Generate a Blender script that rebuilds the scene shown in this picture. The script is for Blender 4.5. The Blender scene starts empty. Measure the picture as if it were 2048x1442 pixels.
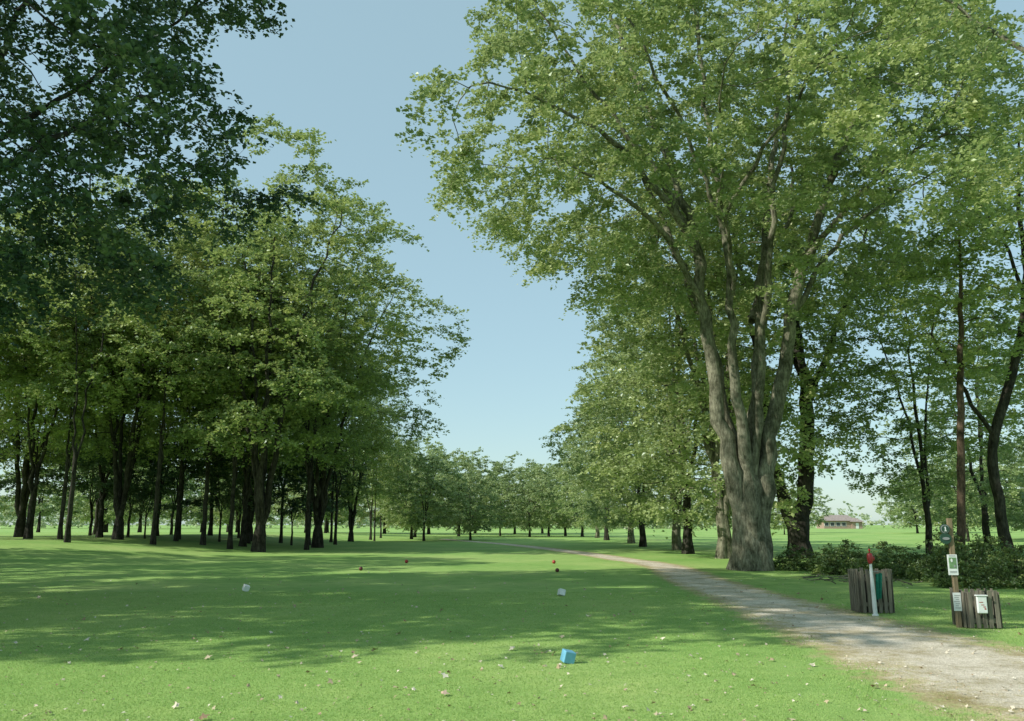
import bpy, math, random
import numpy as np
from mathutils import Vector, noise, Quaternion

random.seed(7)
scene = bpy.context.scene
COL = scene.collection
scene.view_settings.view_transform = 'Standard'
scene.view_settings.look = 'None'
scene.view_settings.exposure = 0

# ------------------------------------------------------------ helpers
def link(o):
    COL.objects.link(o); return o

def tag(o, label=None, category=None, group=None, kind=None):
    if label: o["label"] = label
    if category: o["category"] = category
    if group: o["group"] = group
    if kind: o["kind"] = kind
    return o

def empty(name, loc, rotz=0.0, scale=1.0):
    e = bpy.data.objects.new(name, None)
    e.empty_display_size = 0.3
    e.location = loc; e.rotation_euler = (0, 0, rotz)
    if isinstance(scale, (int, float)): scale = (scale,)*3
    e.scale = scale
    return link(e)

def np_mesh(name, verts, faces, mat, smooth=False, attrs=None):
    verts = np.asarray(verts, dtype=np.float32); faces = np.asarray(faces, dtype=np.int32)
    nf, k = faces.shape
    m = bpy.data.meshes.new(name)
    m.vertices.add(len(verts)); m.vertices.foreach_set("co", verts.ravel())
    m.loops.add(nf*k); m.loops.foreach_set("vertex_index", faces.ravel())
    m.polygons.add(nf)
    m.polygons.foreach_set("loop_start", np.arange(0, nf*k, k, dtype=np.int32))
    if attrs:
        for an, (dom, arr) in attrs.items():
            a = m.attributes.new(an, 'FLOAT', dom)
            a.data.foreach_set("value", np.asarray(arr, dtype=np.float32))
    m.update(calc_edges=True)
    m.polygons.foreach_set("use_smooth", np.full(nf, smooth, dtype=bool))
    if mat: m.materials.append(mat)
    return m

class MB:
    """small mesh builder with material slots"""
    def __init__(s): s.v=[]; s.f=[]; s.mi=[]; s.mats=[]
    def mat(s, m):
        if m not in s.mats: s.mats.append(m)
        return s.mats.index(m)
    def add(s, vs, fs, m):
        o=len(s.v); s.v+= [tuple(v) for v in vs]; i=s.mat(m)
        for f in fs: s.f.append(tuple(o+a for a in f)); s.mi.append(i)
    def box(s, c, d, m, rz=0, ch=0.0, tilt=(0,0)):
        x,y,z=[a/2 for a in d]
        if ch>0:
            import bmesh
            bm=bmesh.new(); bmesh.ops.create_cube(bm,size=1)
            bmesh.ops.scale(bm,vec=d,verts=bm.verts)
            bmesh.ops.bevel(bm,geom=bm.edges[:],offset=ch,segments=2,profile=0.5,affect='EDGES')
            bm.verts.ensure_lookup_table()
            pts=[v.co.copy() for v in bm.verts]
            fs=[[v.index for v in f.verts] for f in bm.faces]
            bm.free()
        else:
            pts=[Vector(p) for p in [(-x,-y,-z),(x,-y,-z),(x,y,-z),(-x,y,-z),(-x,-y,z),(x,-y,z),(x,y,z),(-x,y,z)]]
            fs=[(0,3,2,1),(4,5,6,7),(0,1,5,4),(1,2,6,5),(2,3,7,6),(3,0,4,7)]
        q=Quaternion((0,0,1),rz)@Quaternion((1,0,0),tilt[0])@Quaternion((0,1,0),tilt[1])
        s.add([q@p+Vector(c) for p in pts],fs,m)
    def lathe(s, prof, m, c=(0,0,0), n=20, tilt=(0,0)):
        q=Quaternion((1,0,0),tilt[0])@Quaternion((0,1,0),tilt[1])
        vs=[];fs=[]
        for r,z in prof:
            for i in range(n):
                a=2*math.pi*i/n
                vs.append(q@Vector((r*math.cos(a),r*math.sin(a),z))+Vector(c))
        for j in range(len(prof)-1):
            for i in range(n):
                fs.append((j*n+i,j*n+(i+1)%n,(j+1)*n+(i+1)%n,(j+1)*n+i))
        fs.append(tuple(range(n-1,-1,-1))); fs.append(tuple((len(prof)-1)*n+i for i in range(n)))
        s.add(vs,fs,m)
    def obj(s, name, parent=None, loc=(0,0,0), smooth=False):
        me=bpy.data.meshes.new(name); me.from_pydata(s.v,[],s.f)
        for m in s.mats: me.materials.append(m)
        me.polygons.foreach_set("material_index", s.mi)
        me.polygons.foreach_set("use_smooth",[smooth]*len(s.f)); me.update()
        o=bpy.data.objects.new(name,me); link(o)
        if parent: o.parent=parent
        o.location=loc
        return o

# ------------------------------------------------------------ materials
def newmat(name):
    m = bpy.data.materials.new(name); m.use_nodes = True
    nt = m.node_tree; nt.nodes.clear()
    return m, nt, nt.nodes, nt.links

def N(nodes, t, **kw):
    n = nodes.new(t)
    for k, v in kw.items(): setattr(n, k, v)
    return n

def ramp(nodes, stops):
    r = nodes.new('ShaderNodeValToRGB'); e = r.color_ramp.elements
    while len(e) > 1: e.remove(e[-1])
    e[0].position, e[0].color = stops[0][0], (*stops[0][1], 1)
    for p, c in stops[1:]:
        x = e.new(min(p, 1.0)); x.color = (*c, 1)
    return r

def leaf_mat(name, stops, transl=0.35, tcol=(0.16, 0.26, 0.04)):
    m, nt, ns, L = newmat(name)
    out = N(ns, 'ShaderNodeOutputMaterial')
    at = N(ns, 'ShaderNodeAttribute'); at.attribute_name = 'var'
    oi = N(ns, 'ShaderNodeObjectInfo')
    ad = N(ns, 'ShaderNodeMath', operation='MULTIPLY_ADD'); ad.inputs[1].default_value = 0.16
    L.new(oi.outputs['Random'], ad.inputs[0]); L.new(at.outputs['Fac'], ad.inputs[2])
    r = ramp(ns, stops); L.new(ad.outputs[0], r.inputs[0])
    p = N(ns, 'ShaderNodeBsdfDiffuse'); L.new(r.outputs[0], p.inputs['Color'])
    gl = N(ns, 'ShaderNodeBsdfGlossy'); gl.inputs['Roughness'].default_value = 0.42; gl.inputs['Color'].default_value = (.9, 1, 1, 1)
    t = N(ns, 'ShaderNodeBsdfTranslucent')
    mx = N(ns, 'ShaderNodeMix', data_type='RGBA', blend_type='MIX'); mx.inputs[0].default_value = 0.6
    L.new(r.outputs[0], mx.inputs[6]); mx.inputs[7].default_value = (*tcol, 1)
    L.new(mx.outputs[2], t.inputs['Color'])
    ms = N(ns, 'ShaderNodeMixShader'); ms.inputs[0].default_value = transl
    L.new(p.outputs[0], ms.inputs[1]); L.new(t.outputs[0], ms.inputs[2])
    m2 = N(ns, 'ShaderNodeMixShader'); m2.inputs[0].default_value = 0.05
    L.new(ms.outputs[0], m2.inputs[1]); L.new(gl.outputs[0], m2.inputs[2])
    L.new(m2.outputs[0], out.inputs[0])
    return m

LEAF = leaf_mat('maple_leaves', [(0.0, (0.10, 0.155, 0.07)), (0.45, (0.24, 0.33, 0.12)), (0.8, (0.41, 0.48, 0.17)), (1.0, (0.55, 0.57, 0.22))], 0.42, (0.45, 0.53, 0.15))
LEAF_R = leaf_mat('maple_leaves_pale', [(0.0, (0.14, 0.20, 0.10)), (0.5, (0.31, 0.39, 0.165)), (0.85, (0.46, 0.53, 0.23)), (1.0, (0.57, 0.60, 0.29))], 0.42, (0.45, 0.53, 0.19))
LEAF_H = leaf_mat('hazy_young_leaves', [(0.0, (0.18, 0.26, 0.12)), (0.5, (0.31, 0.40, 0.18)), (1.0, (0.47, 0.53, 0.25))], 0.40, (0.42, 0.50, 0.18))  # paler leaf tone puts distance haze into the colour
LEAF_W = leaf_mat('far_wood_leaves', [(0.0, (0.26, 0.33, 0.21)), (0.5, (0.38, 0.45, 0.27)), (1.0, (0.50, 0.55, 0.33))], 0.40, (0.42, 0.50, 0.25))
LEAF_D = leaf_mat('maple_leaves_shaded', [(0.0, (0.024, 0.055, 0.045)), (0.5, (0.058, 0.11, 0.065)), (0.9, (0.13, 0.19, 0.09)), (1.0, (0.21, 0.26, 0.11))], 0.24, (0.13, 0.20, 0.07))  # shade of crown undersides and grove interior put into the leaf colour
SHRUB = leaf_mat('shrub_leaves', [(0.0, (0.045, 0.08, 0.03)), (0.5, (0.12, 0.19, 0.055)), (0.9, (0.25, 0.32, 0.09)), (1.0, (0.36, 0.38, 0.12))], 0.3, (.25, .33, .08))

def bark_mat(name, c1, c2, c3, sc=5.0, bs=.6):
    m, nt, ns, L = newmat(name)
    out = N(ns, 'ShaderNodeOutputMaterial'); p = N(ns, 'ShaderNodeBsdfPrincipled')
    tc = N(ns, 'ShaderNodeTexCoord'); mp = N(ns, 'ShaderNodeMapping'); mp.inputs['Scale'].default_value = (1, 1, 0.22)
    L.new(tc.outputs['Object'], mp.inputs[0])
    n1 = N(ns, 'ShaderNodeTexNoise'); n1.inputs['Scale'].default_value = sc*3; n1.inputs['Detail'].default_value = 8; n1.inputs['Roughness'].default_value = 0.72
    L.new(mp.outputs[0], n1.inputs[0])
    n2 = N(ns, 'ShaderNodeTexNoise'); n2.inputs['Scale'].default_value = 1.6; n2.inputs['Detail'].default_value = 6; n2.inputs['Roughness'].default_value = .7
    L.new(tc.outputs['Object'], n2.inputs[0])
    r1 = ramp(ns, [(0.34, c1), (0.5, c2), (0.66, c3)]); L.new(n1.outputs[0], r1.inputs[0])
    r2 = ramp(ns, [(0.38, (0.42, 0.43, 0.37)), (0.5, (.85, .85, .80)), (0.62, (1.18, 1.16, 1.1))]); L.new(n2.outputs[0], r2.inputs[0])
    mx = N(ns, 'ShaderNodeMix', data_type='RGBA', blend_type='MULTIPLY'); mx.inputs[0].default_value = 1
    L.new(r1.outputs[0], mx.inputs[6]); L.new(r2.outputs[0], mx.inputs[7]); L.new(mx.outputs[2], p.inputs['Base Color'])
    p.inputs['Roughness'].default_value = 0.95; p.inputs['Specular IOR Level'].default_value = 0.15
    b = N(ns, 'ShaderNodeBump'); b.inputs['Strength'].default_value = bs; b.inputs['Distance'].default_value = 0.05
    L.new(n1.outputs[0], b.inputs['Height']); L.new(b.outputs[0], p.inputs['Normal']); L.new(p.outputs[0], out.inputs[0])
    return m

BARK = bark_mat('grey_maple_bark', (0.075, 0.072, 0.052), (0.205, 0.20, 0.15), (0.34, 0.33, 0.26), bs=.85)
BARK_D = bark_mat('dark_bark', (0.022, 0.021, 0.018), (0.05, 0.047, 0.04), (0.09, 0.086, 0.072))
BARK_P = bark_mat('reddish_pine_bark', (0.06, 0.045, 0.035), (0.12, 0.085, 0.062), (0.19, 0.14, 0.10))

def grass_color(ns, L):
    geo = N(ns, 'ShaderNodeNewGeometry')
    big = N(ns, 'ShaderNodeTexNoise'); big.inputs['Scale'].default_value = 0.16; big.inputs['Detail'].default_value = 5; big.inputs['Roughness'].default_value = 0.6
    mid = N(ns, 'ShaderNodeTexNoise'); mid.inputs['Scale'].default_value = 2.2; mid.inputs['Detail'].default_value = 6; mid.inputs['Roughness'].default_value = 0.7
    fine = N(ns, 'ShaderNodeTexNoise'); fine.inputs['Scale'].default_value = 60; fine.inputs['Detail'].default_value = 6; fine.inputs['Roughness'].default_value = 0.75
    for n in (big, mid, fine): L.new(geo.outputs['Position'], n.inputs[0])
    r1 = ramp(ns, [(0.3, (0.19, 0.355, 0.085)), (0.5, (0.27, 0.42, 0.12)), (0.7, (0.37, 0.48, 0.165))]); L.new(big.outputs[0], r1.inputs[0])
    r2 = ramp(ns, [(0.3, (0.78, 0.83, 0.76)), (0.5, (1, 1, 1)), (0.7, (1.18, 1.09, 1.12))]); L.new(mid.outputs[0], r2.inputs[0])
    r3 = ramp(ns, [(0.3, (0.70, 0.74, 0.66)), (0.5, (1, 1, 1)), (0.7, (1.2, 1.14, 1.18))]); L.new(fine.outputs[0], r3.inputs[0])
    a = N(ns, 'ShaderNodeMix', data_type='RGBA', blend_type='MULTIPLY'); a.inputs[0].default_value = 1
    L.new(r1.outputs[0], a.inputs[6]); L.new(r2.outputs[0], a.inputs[7])
    b = N(ns, 'ShaderNodeMix', data_type='RGBA', blend_type='MULTIPLY'); b.inputs[0].default_value = 1
    L.new(a.outputs[2], b.inputs[6]); L.new(r3.outputs[0], b.inputs[7])
    return b.outputs[2], fine.outputs[0], mid.outputs[0], geo

m, nt, ns, L = newmat('mown_grass'); GRASS = m
out = N(ns, 'ShaderNodeOutputMaterial'); p = N(ns, 'ShaderNodeBsdfPrincipled')
c, fine, mid, geo = grass_color(ns, L)
L.new(c, p.inputs['Base Color']); p.inputs['Roughness'].default_value = 0.85; p.inputs['Specular IOR Level'].default_value = 0.12
b = N(ns, 'ShaderNodeBump'); b.inputs['Strength'].default_value = 0.4; b.inputs['Distance'].default_value = 0.015
L.new(fine, b.inputs['Height']); L.new(b.outputs[0], p.inputs['Normal']); L.new(p.outputs[0], out.inputs[0])

m, nt, ns, L = newmat('pale_gravel'); GRAVEL = m
out = N(ns, 'ShaderNodeOutputMaterial'); p = N(ns, 'ShaderNodeBsdfPrincipled')
gc, fine, mid, geo = grass_color(ns, L)
vo = N(ns, 'ShaderNodeTexVoronoi'); vo.inputs['Scale'].default_value = 60; L.new(geo.outputs['Position'], vo.inputs[0])
rv = ramp(ns, [(0.0, (0.44, 0.39, 0.32)), (0.4, (0.60, 0.545, 0.46)), (0.75, (0.70, 0.645, 0.56)), (1, (0.82, 0.77, 0.70))]); L.new(vo.outputs['Color'], rv.inputs[0])
n3 = N(ns, 'ShaderNodeTexNoise'); n3.inputs['Scale'].default_value = 1.0; n3.inputs['Detail'].default_value = 9; n3.inputs['Roughness'].default_value = 0.75; L.new(geo.outputs['Position'], n3.inputs[0])
r4 = ramp(ns, [(0.36, (0.62, 0.58, 0.44)), (0.5, (.92, .90, .84)), (0.62, (1.12, 1.1, 1.07))]); L.new(n3.outputs[0], r4.inputs[0])
gm = N(ns, 'ShaderNodeMix', data_type='RGBA', blend_type='MULTIPLY'); gm.inputs[0].default_value = 1
L.new(rv.outputs[0], gm.inputs[6]); L.new(r4.outputs[0], gm.inputs[7])
at = N(ns, 'ShaderNodeAttribute'); at.attribute_name = 'edge'
n5 = N(ns, 'ShaderNodeTexNoise'); n5.inputs['Scale'].default_value = 1.6; n5.inputs['Detail'].default_value = 10; n5.inputs['Roughness'].default_value = 0.85; L.new(geo.outputs['Position'], n5.inputs[0])
ad = N(ns, 'ShaderNodeMath', operation='MULTIPLY_ADD'); ad.inputs[1].default_value = 4.2; L.new(n5.outputs[0], ad.inputs[0]); L.new(at.outputs['Fac'], ad.inputs[2])
half = N(ns, 'ShaderNodeMath', operation='MULTIPLY'); half.inputs[1].default_value = 0.175; L.new(ad.outputs[0], half.inputs[0])
rd = ramp(ns, [(0.0, (0, 0, 0)), (0.40, (0, 0, 0)), (0.50, (1, 1, 1))]); L.new(half.outputs[0], rd.inputs[0])
dm = N(ns, 'ShaderNodeMix', data_type='RGBA', blend_type='MIX'); L.new(rd.outputs[0], dm.inputs[0]); L.new(gm.outputs[2], dm.inputs[6])
dc = N(ns, 'ShaderNodeMix', data_type='RGBA', blend_type='MULTIPLY'); dc.inputs[0].default_value = 1; dc.inputs[7].default_value = (.76, .72, .50, 1); L.new(gm.outputs[2], dc.inputs[6]); L.new(dc.outputs[2], dm.inputs[7])
rr = ramp(ns, [(0.0, (0, 0, 0)), (0.51, (0, 0, 0)), (0.60, (1, 1, 1))]); L.new(half.outputs[0], rr.inputs[0])
fm = N(ns, 'ShaderNodeMix', data_type='RGBA', blend_type='MIX'); L.new(rr.outputs[0], fm.inputs[0]); L.new(dm.outputs[2], fm.inputs[6]); L.new(gc, fm.inputs[7])
L.new(fm.outputs[2], p.inputs['Base Color']); p.inputs['Roughness'].default_value = 0.95; p.inputs['Specular IOR Level'].default_value = 0.15
b = N(ns, 'ShaderNodeBump'); b.inputs['Strength'].default_value = 0.6; b.inputs['Distance'].default_value = 0.015
L.new(vo.outputs['Distance'], b.inputs['Height']); L.new(b.outputs[0], p.inputs['Normal']); L.new(p.outputs[0], out.inputs[0])

def plain(name, col, rough=0.6, spec=0.4, var=0.15, scale=20, bump=0.0):
    m, nt, ns, L = newmat(name)
    out = N(ns, 'ShaderNodeOutputMaterial'); p = N(ns, 'ShaderNodeBsdfPrincipled')
    tc = N(ns, 'ShaderNodeTexCoord'); n = N(ns, 'ShaderNodeTexNoise'); n.inputs['Scale'].default_value = scale; n.inputs['Detail'].default_value = 6
    L.new(tc.outputs['Object'], n.inputs[0])
    r = ramp(ns, [(0.3, tuple(x*(1-var) for x in col)), (0.7, tuple(min(1, x*(1+var)) for x in col))]); L.new(n.outputs[0], r.inputs[0])
    L.new(r.outputs[0], p.inputs['Base Color']); p.inputs['Roughness'].default_value = rough; p.inputs['Specular IOR Level'].default_value = spec
    if bump:
        b = N(ns, 'ShaderNodeBump'); b.inputs['Strength'].default_value = bump; b.inputs['Distance'].default_value = 0.01
        L.new(n.outputs[0], b.inputs['Height']); L.new(b.outputs[0], p.inputs['Normal'])
    L.new(p.outputs[0], out.inputs[0]); return m

def wood(name, c1, c2):
    m, nt, ns, L = newmat(name)
    out = N(ns, 'ShaderNodeOutputMaterial'); p = N(ns, 'ShaderNodeBsdfPrincipled')
    tc = N(ns, 'ShaderNodeTexCoord'); mp = N(ns, 'ShaderNodeMapping'); mp.inputs['Scale'].default_value = (30, 30, 2.5); L.new(tc.outputs['Object'], mp.inputs[0])
    n = N(ns, 'ShaderNodeTexNoise'); n.inputs['Scale'].default_value = 1.5; n.inputs['Detail'].default_value = 7; L.new(mp.outputs[0], n.inputs[0])
    r = ramp(ns, [(0.3, c1), (0.7, c2)]); L.new(n.outputs[0], r.inputs[0]); L.new(r.outputs[0], p.inputs['Base Color'])
    p.inputs['Roughness'].default_value = 0.9; p.inputs['Specular IOR Level'].default_value = 0.2
    b = N(ns, 'ShaderNodeBump'); b.inputs['Strength'].default_value = 0.6; b.inputs['Distance'].default_value = 0.01; L.new(n.outputs[0], b.inputs['Height']); L.new(b.outputs[0], p.inputs['Normal'])
    L.new(p.outputs[0], out.inputs[0]); return m

WOODG = wood('weathered_wood', (0.09, 0.085, 0.065), (0.24, 0.22, 0.17))
WOODB = wood('brown_post_wood', (0.13, 0.10, 0.06), (0.28, 0.22, 0.14))
BLUE = plain('blue_paint', (0.16, 0.42, 0.60), 0.45, 0.4, 0.1)
WHITE = plain('white_paint', (0.70, 0.73, 0.72), 0.5, 0.4, 0.06)
RED = plain('red_paint', (0.36, 0.03, 0.03), 0.35, 0.5, 0.1)
MAROON = plain('dark_red_paint', (0.10, 0.02, 0.02), 0.4, 0.5, 0.1)
METAL = plain('grey_metal', (0.25, 0.25, 0.25), 0.4, 0.5, 0.1)
GREENP = plain('dark_green_paint', (0.02, 0.06, 0.04), 0.4, 0.4, 0.1)
TOWEL = plain('green_towel', (0.02, 0.16, 0.11), 0.95, 0.1, 0.25, 30, 0.5)
BLACK = plain('black_plastic', (0.02, 0.02, 0.02), 0.5, 0.4, 0.1)
MAPG = plain('map_green', (0.14, 0.25, 0.12), 0.6, 0.3, 0.2)
GREY = plain('print_grey', (0.25, 0.26, 0.27), 0.6, 0.3, 0.1)
BRICK = plain('tan_brick', (0.36, 0.26, 0.21), 0.9, 0.2, 0.2, 3)
ROOF = plain('brown_shingle_roof', (0.30, 0.25, 0.23), 0.9, 0.2, 0.2, 2)
GLASS = plain('dark_window_glass', (0.03, 0.04, 0.05), 0.1, 0.6, 0.1)
m, nt, ns, L = newmat('dry_leaves'); DRY = m
out = N(ns, 'ShaderNodeOutputMaterial'); p = N(ns, 'ShaderNodeBsdfPrincipled'); at = N(ns, 'ShaderNodeAttribute'); at.attribute_name = 'var'
r = ramp(ns, [(0, (0.24, 0.16, 0.09)), (0.4, (0.44, 0.36, 0.23)), (0.9, (0.66, 0.61, 0.50)), (1, (0.44, 0.27, 0.18))]); L.new(at.outputs['Fac'], r.inputs[0]); L.new(r.outputs[0], p.inputs['Base Color'])
p.inputs['Roughness'].default_value = 0.8; L.new(p.outputs[0], out.inputs[0])
m, nt, ns, L = newmat('grass_blades'); BLADE = m
out = N(ns, 'ShaderNodeOutputMaterial'); p = N(ns, 'ShaderNodeBsdfDiffuse'); t = N(ns, 'ShaderNodeBsdfTranslucent'); ms = N(ns, 'ShaderNodeMixShader'); ms.inputs[0].default_value = 0.4
at = N(ns, 'ShaderNodeAttribute'); at.attribute_name = 'var'
r = ramp(ns, [(0, (0.27, 0.43, 0.12)), (0.5, (0.36, 0.51, 0.16)), (0.95, (0.45, 0.57, 0.22)), (1, (0.58, 0.57, 0.33))]); L.new(at.outputs['Fac'], r.inputs[0])
L.new(r.outputs[0], p.inputs[0]); L.new(r.outputs[0], t.inputs[0]); L.new(p.outputs[0], ms.inputs[1]); L.new(t.outputs[0], ms.inputs[2]); L.new(ms.outputs[0], out.inputs[0])

# ------------------------------------------------------------ terrain
def sm(x): x = np.clip(x, 0, 1); return x*x*(3-2*x)
def H(x, y):
    x = np.asarray(x, dtype=float); y = np.asarray(y, dtype=float)
    h = 0.75*sm((-x-13)/14)*sm((y-26)/22)*(1-sm((y-90)/60))
    d = np.sqrt(x*x+y*y)
    h = h + 0.22*np.sin(x/23+0.6)*np.sin(y/31)*sm((d-85)/50)*(1-sm((d-600)/500))
    return h
def ss(lo, hi, n, k):
    t = np.linspace(-1, 1, n); s = np.sinh(t*k)/np.sinh(k); return np.where(s < 0, -s*lo, s*hi)
gx = ss(-2600, 2600, 241, 6.2); gy = ss(-800, 3200, 281, 6.2)+12
X, Y = np.meshgrid(gx, gy); Z = H(X, Y)
nx, ny = len(gx), len(gy)
idx = np.arange(nx*ny).reshape(ny, nx)
F = np.stack([idx[:-1, :-1], idx[:-1, 1:], idx[1:, 1:], idx[1:, :-1]], -1).reshape(-1, 4)
g = link(bpy.data.objects.new('ground', np_mesh('ground', np.stack([X, Y, Z], -1).reshape(-1, 3), F, GRASS, True)))
tag(g, "mown golf course lawn with sun and tree shade", "ground", kind="structure")

# gravel path
pp = [(1, 5.6, 2.0), (8, 5.45, 1.85), (12, 5.25, 1.5), (20, 5.3, 1.12), (26, 5.4, 1.0), (33, 6.0, .95), (40, 5.6, .9), (48, 4.3, .9), (58, 2.6, .9), (68, 0.6, .9), (80, -2.5, .9), (100, -9, .9)]
py = np.array([a[0] for a in pp]); px = np.array([a[1] for a in pp]); pw = np.array([a[2] for a in pp])
ys = np.concatenate([np.arange(1, 40, 0.25), np.arange(40, 100, 1.0)])
k = 17; u = np.linspace(-1, 1, k)
cx = np.interp(ys, py, px); cx = np.convolve(np.pad(cx, 10, mode='edge'), np.ones(21)/21, 'valid'); w = np.interp(ys, py, pw)*1.55
PX = cx[:, None]+u[None]*w[:, None]; PY = np.repeat(ys[:, None], k, 1)
PZ = H(PX, PY)+0.006-0.004*np.abs(u)[None]**4
idx = np.arange(len(ys)*k).reshape(len(ys), k)
F = np.stack([idx[:-1, :-1], idx[:-1, 1:], idx[1:, 1:], idx[1:, :-1]], -1).reshape(-1, 4)
edge = np.repeat(((np.abs(u)**2.0)*3.0)[None], len(ys), 0).ravel()
pth = link(bpy.data.objects.new('gravel_path', np_mesh('gravel_path', np.stack([PX, PY, PZ], -1).reshape(-1, 3), F, GRAVEL, True, {'edge': ('POINT', edge)})))
tag(pth, "pale crushed-stone cart path with grassy ragged edges", "path", kind="structure")

# ------------------------------------------------------------ tree machinery
def resample(pts, step, rng, wig=0.06):
    P = np.array([p[:3] for p in pts], float); R = np.array([p[3] for p in pts], float)
    seg = np.linalg.norm(np.diff(P, axis=0), axis=1); s = np.concatenate([[0], np.cumsum(seg)])
    n = max(2, int(s[-1]/step)+1); t = np.linspace(0, s[-1], n)
    Q = np.stack([np.interp(t, s, P[:, i]) for i in range(3)], 1); r = np.interp(t, s, R)
    for _ in range(2):
        Q[1:-1] = (Q[:-2]+2*Q[1:-1]+Q[2:])/4
    Q[1:-1] += rng.normal(0, wig, Q[1:-1].shape)*np.array([1, 1, .3])
    return Q, r

def build_tree(polys, attr, rng, step=0.7, kill=0.8, tip=0.011, ex=2.25, iters=90, trop=0.08, zmin=None):
    pos = []; par = []; srad = []
    for pi, poly in enumerate(polys):
        Q, r = resample(poly, step, rng, 0.02 if pi == 0 else 0.07)
        for j in range(len(Q)):
            if j == 0:
                if pi == 0: par.append(-1)
                else:
                    A = np.array(pos); par.append(int(np.argmin(((A-Q[0])**2).sum(1))))
            else: par.append(len(pos)-1)
            pos.append(Q[j]); srad.append(r[j])
    nseed = len(pos)
    pos = np.array(pos); par = list(par)
    if zmin is None: zmin = polys[0][-1][2]*0.9
    ok = pos[:, 2] > zmin
    D = np.linalg.norm(attr[:, None]-pos[None], axis=2); D[:, ~ok] = 1e9
    nd = D.min(1); ni = D.argmin(1)
    cc = np.zeros(20000, int)
    n = len(pos); P = np.zeros((20000, 3)); P[:n] = pos
    alive = np.ones(len(attr), bool)
    for it in range(iters):
        alive &= nd > kill
        alive &= cc[ni] < 5
        m = np.where(alive)[0]
        if len(m) == 0 or n > 15000: break
        d = attr[m]-P[ni[m]]; d /= np.linalg.norm(d, axis=1)[:, None]+1e-9
        acc = np.zeros((n, 3)); np.add.at(acc, ni[m], d)
        ids = np.unique(ni[m]); v = acc[ids]; v /= np.linalg.norm(v, axis=1)[:, None]+1e-9
        v += rng.normal(0, .22, v.shape); v[:, 2] += trop; v /= np.linalg.norm(v, axis=1)[:, None]+1e-9
        new = P[ids]+v*step; kN = len(new)
        P[n:n+kN] = new; par += list(ids); cc[ids] += 1
        Dn = np.linalg.norm(attr[m][:, None]-new[None], axis=2); dm = Dn.min(1); di = Dn.argmin(1)+n
        b = dm < nd[m]; nd[m[b]] = dm[b]; ni[m[b]] = di[b]
        n += kN
    P = P[:n]; par = np.array(par)
    acc = np.zeros(n); cnt = np.zeros(n, int)
    for i in range(n-1, -1, -1):
        if acc[i] == 0: acc[i] = tip**ex; cnt[i] = 1
        if par[i] >= 0: acc[par[i]] += acc[i]; cnt[par[i]] += cnt[i]
    r = acc**(1/ex)
    r[:nseed] = np.array(srad)
    for i in range(nseed, n): r[i] = min(r[i], r[par[i]]*0.85)
    return P, par, r, cnt, nseed

def tubes(P, par, r, rng, nseed, flare=0.0, lobes=5):
    n = len(P); main = -np.ones(n, int); best = np.zeros(n)
    for i in range(1, n):
        p = par[i]
        sc = r[i]+(10 if (i < nseed and i == p+1) else 0)
        if p >= 0 and sc > best[p]: best[p] = sc; main[p] = i
    V = []; Fq = []; off = 0
    for i in range(n):
        if par[i] >= 0 and main[par[i]] == i: continue
        ch = [i]
        while main[ch[-1]] >= 0: ch.append(main[ch[-1]])
        if par[i] >= 0 and i >= nseed:
            pts = [P[par[i]]]+[P[c] for c in ch]; rr = [min(r[i]*1.15, r[par[i]])]+[r[c] for c in ch]
        else: pts = [P[c] for c in ch]; rr = [r[c] for c in ch]
        if len(pts) < 2: continue
        K = 28 if par[i] < 0 else 14 if rr[0] > .16 else 8 if rr[0] > .06 else 4
        pts = np.array(pts)
        T = np.gradient(pts, axis=0); T /= np.linalg.norm(T, axis=1)[:, None]+1e-9
        a = np.array([1., 0, 0]) if abs(T[0][0]) < .9 else np.array([0, 1., 0])
        th = np.arange(K)*2*np.pi/K
        ph = rng.uniform(0, 6.28)
        for j in range(len(pts)):
            a = a-T[j]*a.dot(T[j]); a /= np.linalg.norm(a)+1e-9
            bb = np.cross(T[j], a)
            rad = np.full(K, rr[j])
            if K >= 8:
                rad = rad*(1+0.04*np.sin(2*th+ph+j*.12)+0.03*np.sin(3*th-ph+j*.2)+rng.normal(0, .03))
                if K == 28:
                    z = pts[j][2]-pts[0][2]
                    rad = rad*(1+0.06*np.sin(lobes*th+ph)) + flare*math.exp(-z/0.35)*(0.6+0.5*np.sin(lobes*th+ph+.4)+.2*np.sin(9*th))
            if j == len(pts)-1: rad = rad*0.35
            V.append(pts[j]+np.outer(np.cos(th)*rad, a)+np.outer(np.sin(th)*rad, bb))
        for j in range(len(pts)-1):
            o = off+j*K; q = np.arange(K); q2 = (q+1) % K
            Fq.append(np.stack([o+q, o+q2, o+K+q2, o+K+q], 1))
        off += len(pts)*K
    return np.concatenate(V), np.concatenate(Fq)

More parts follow.
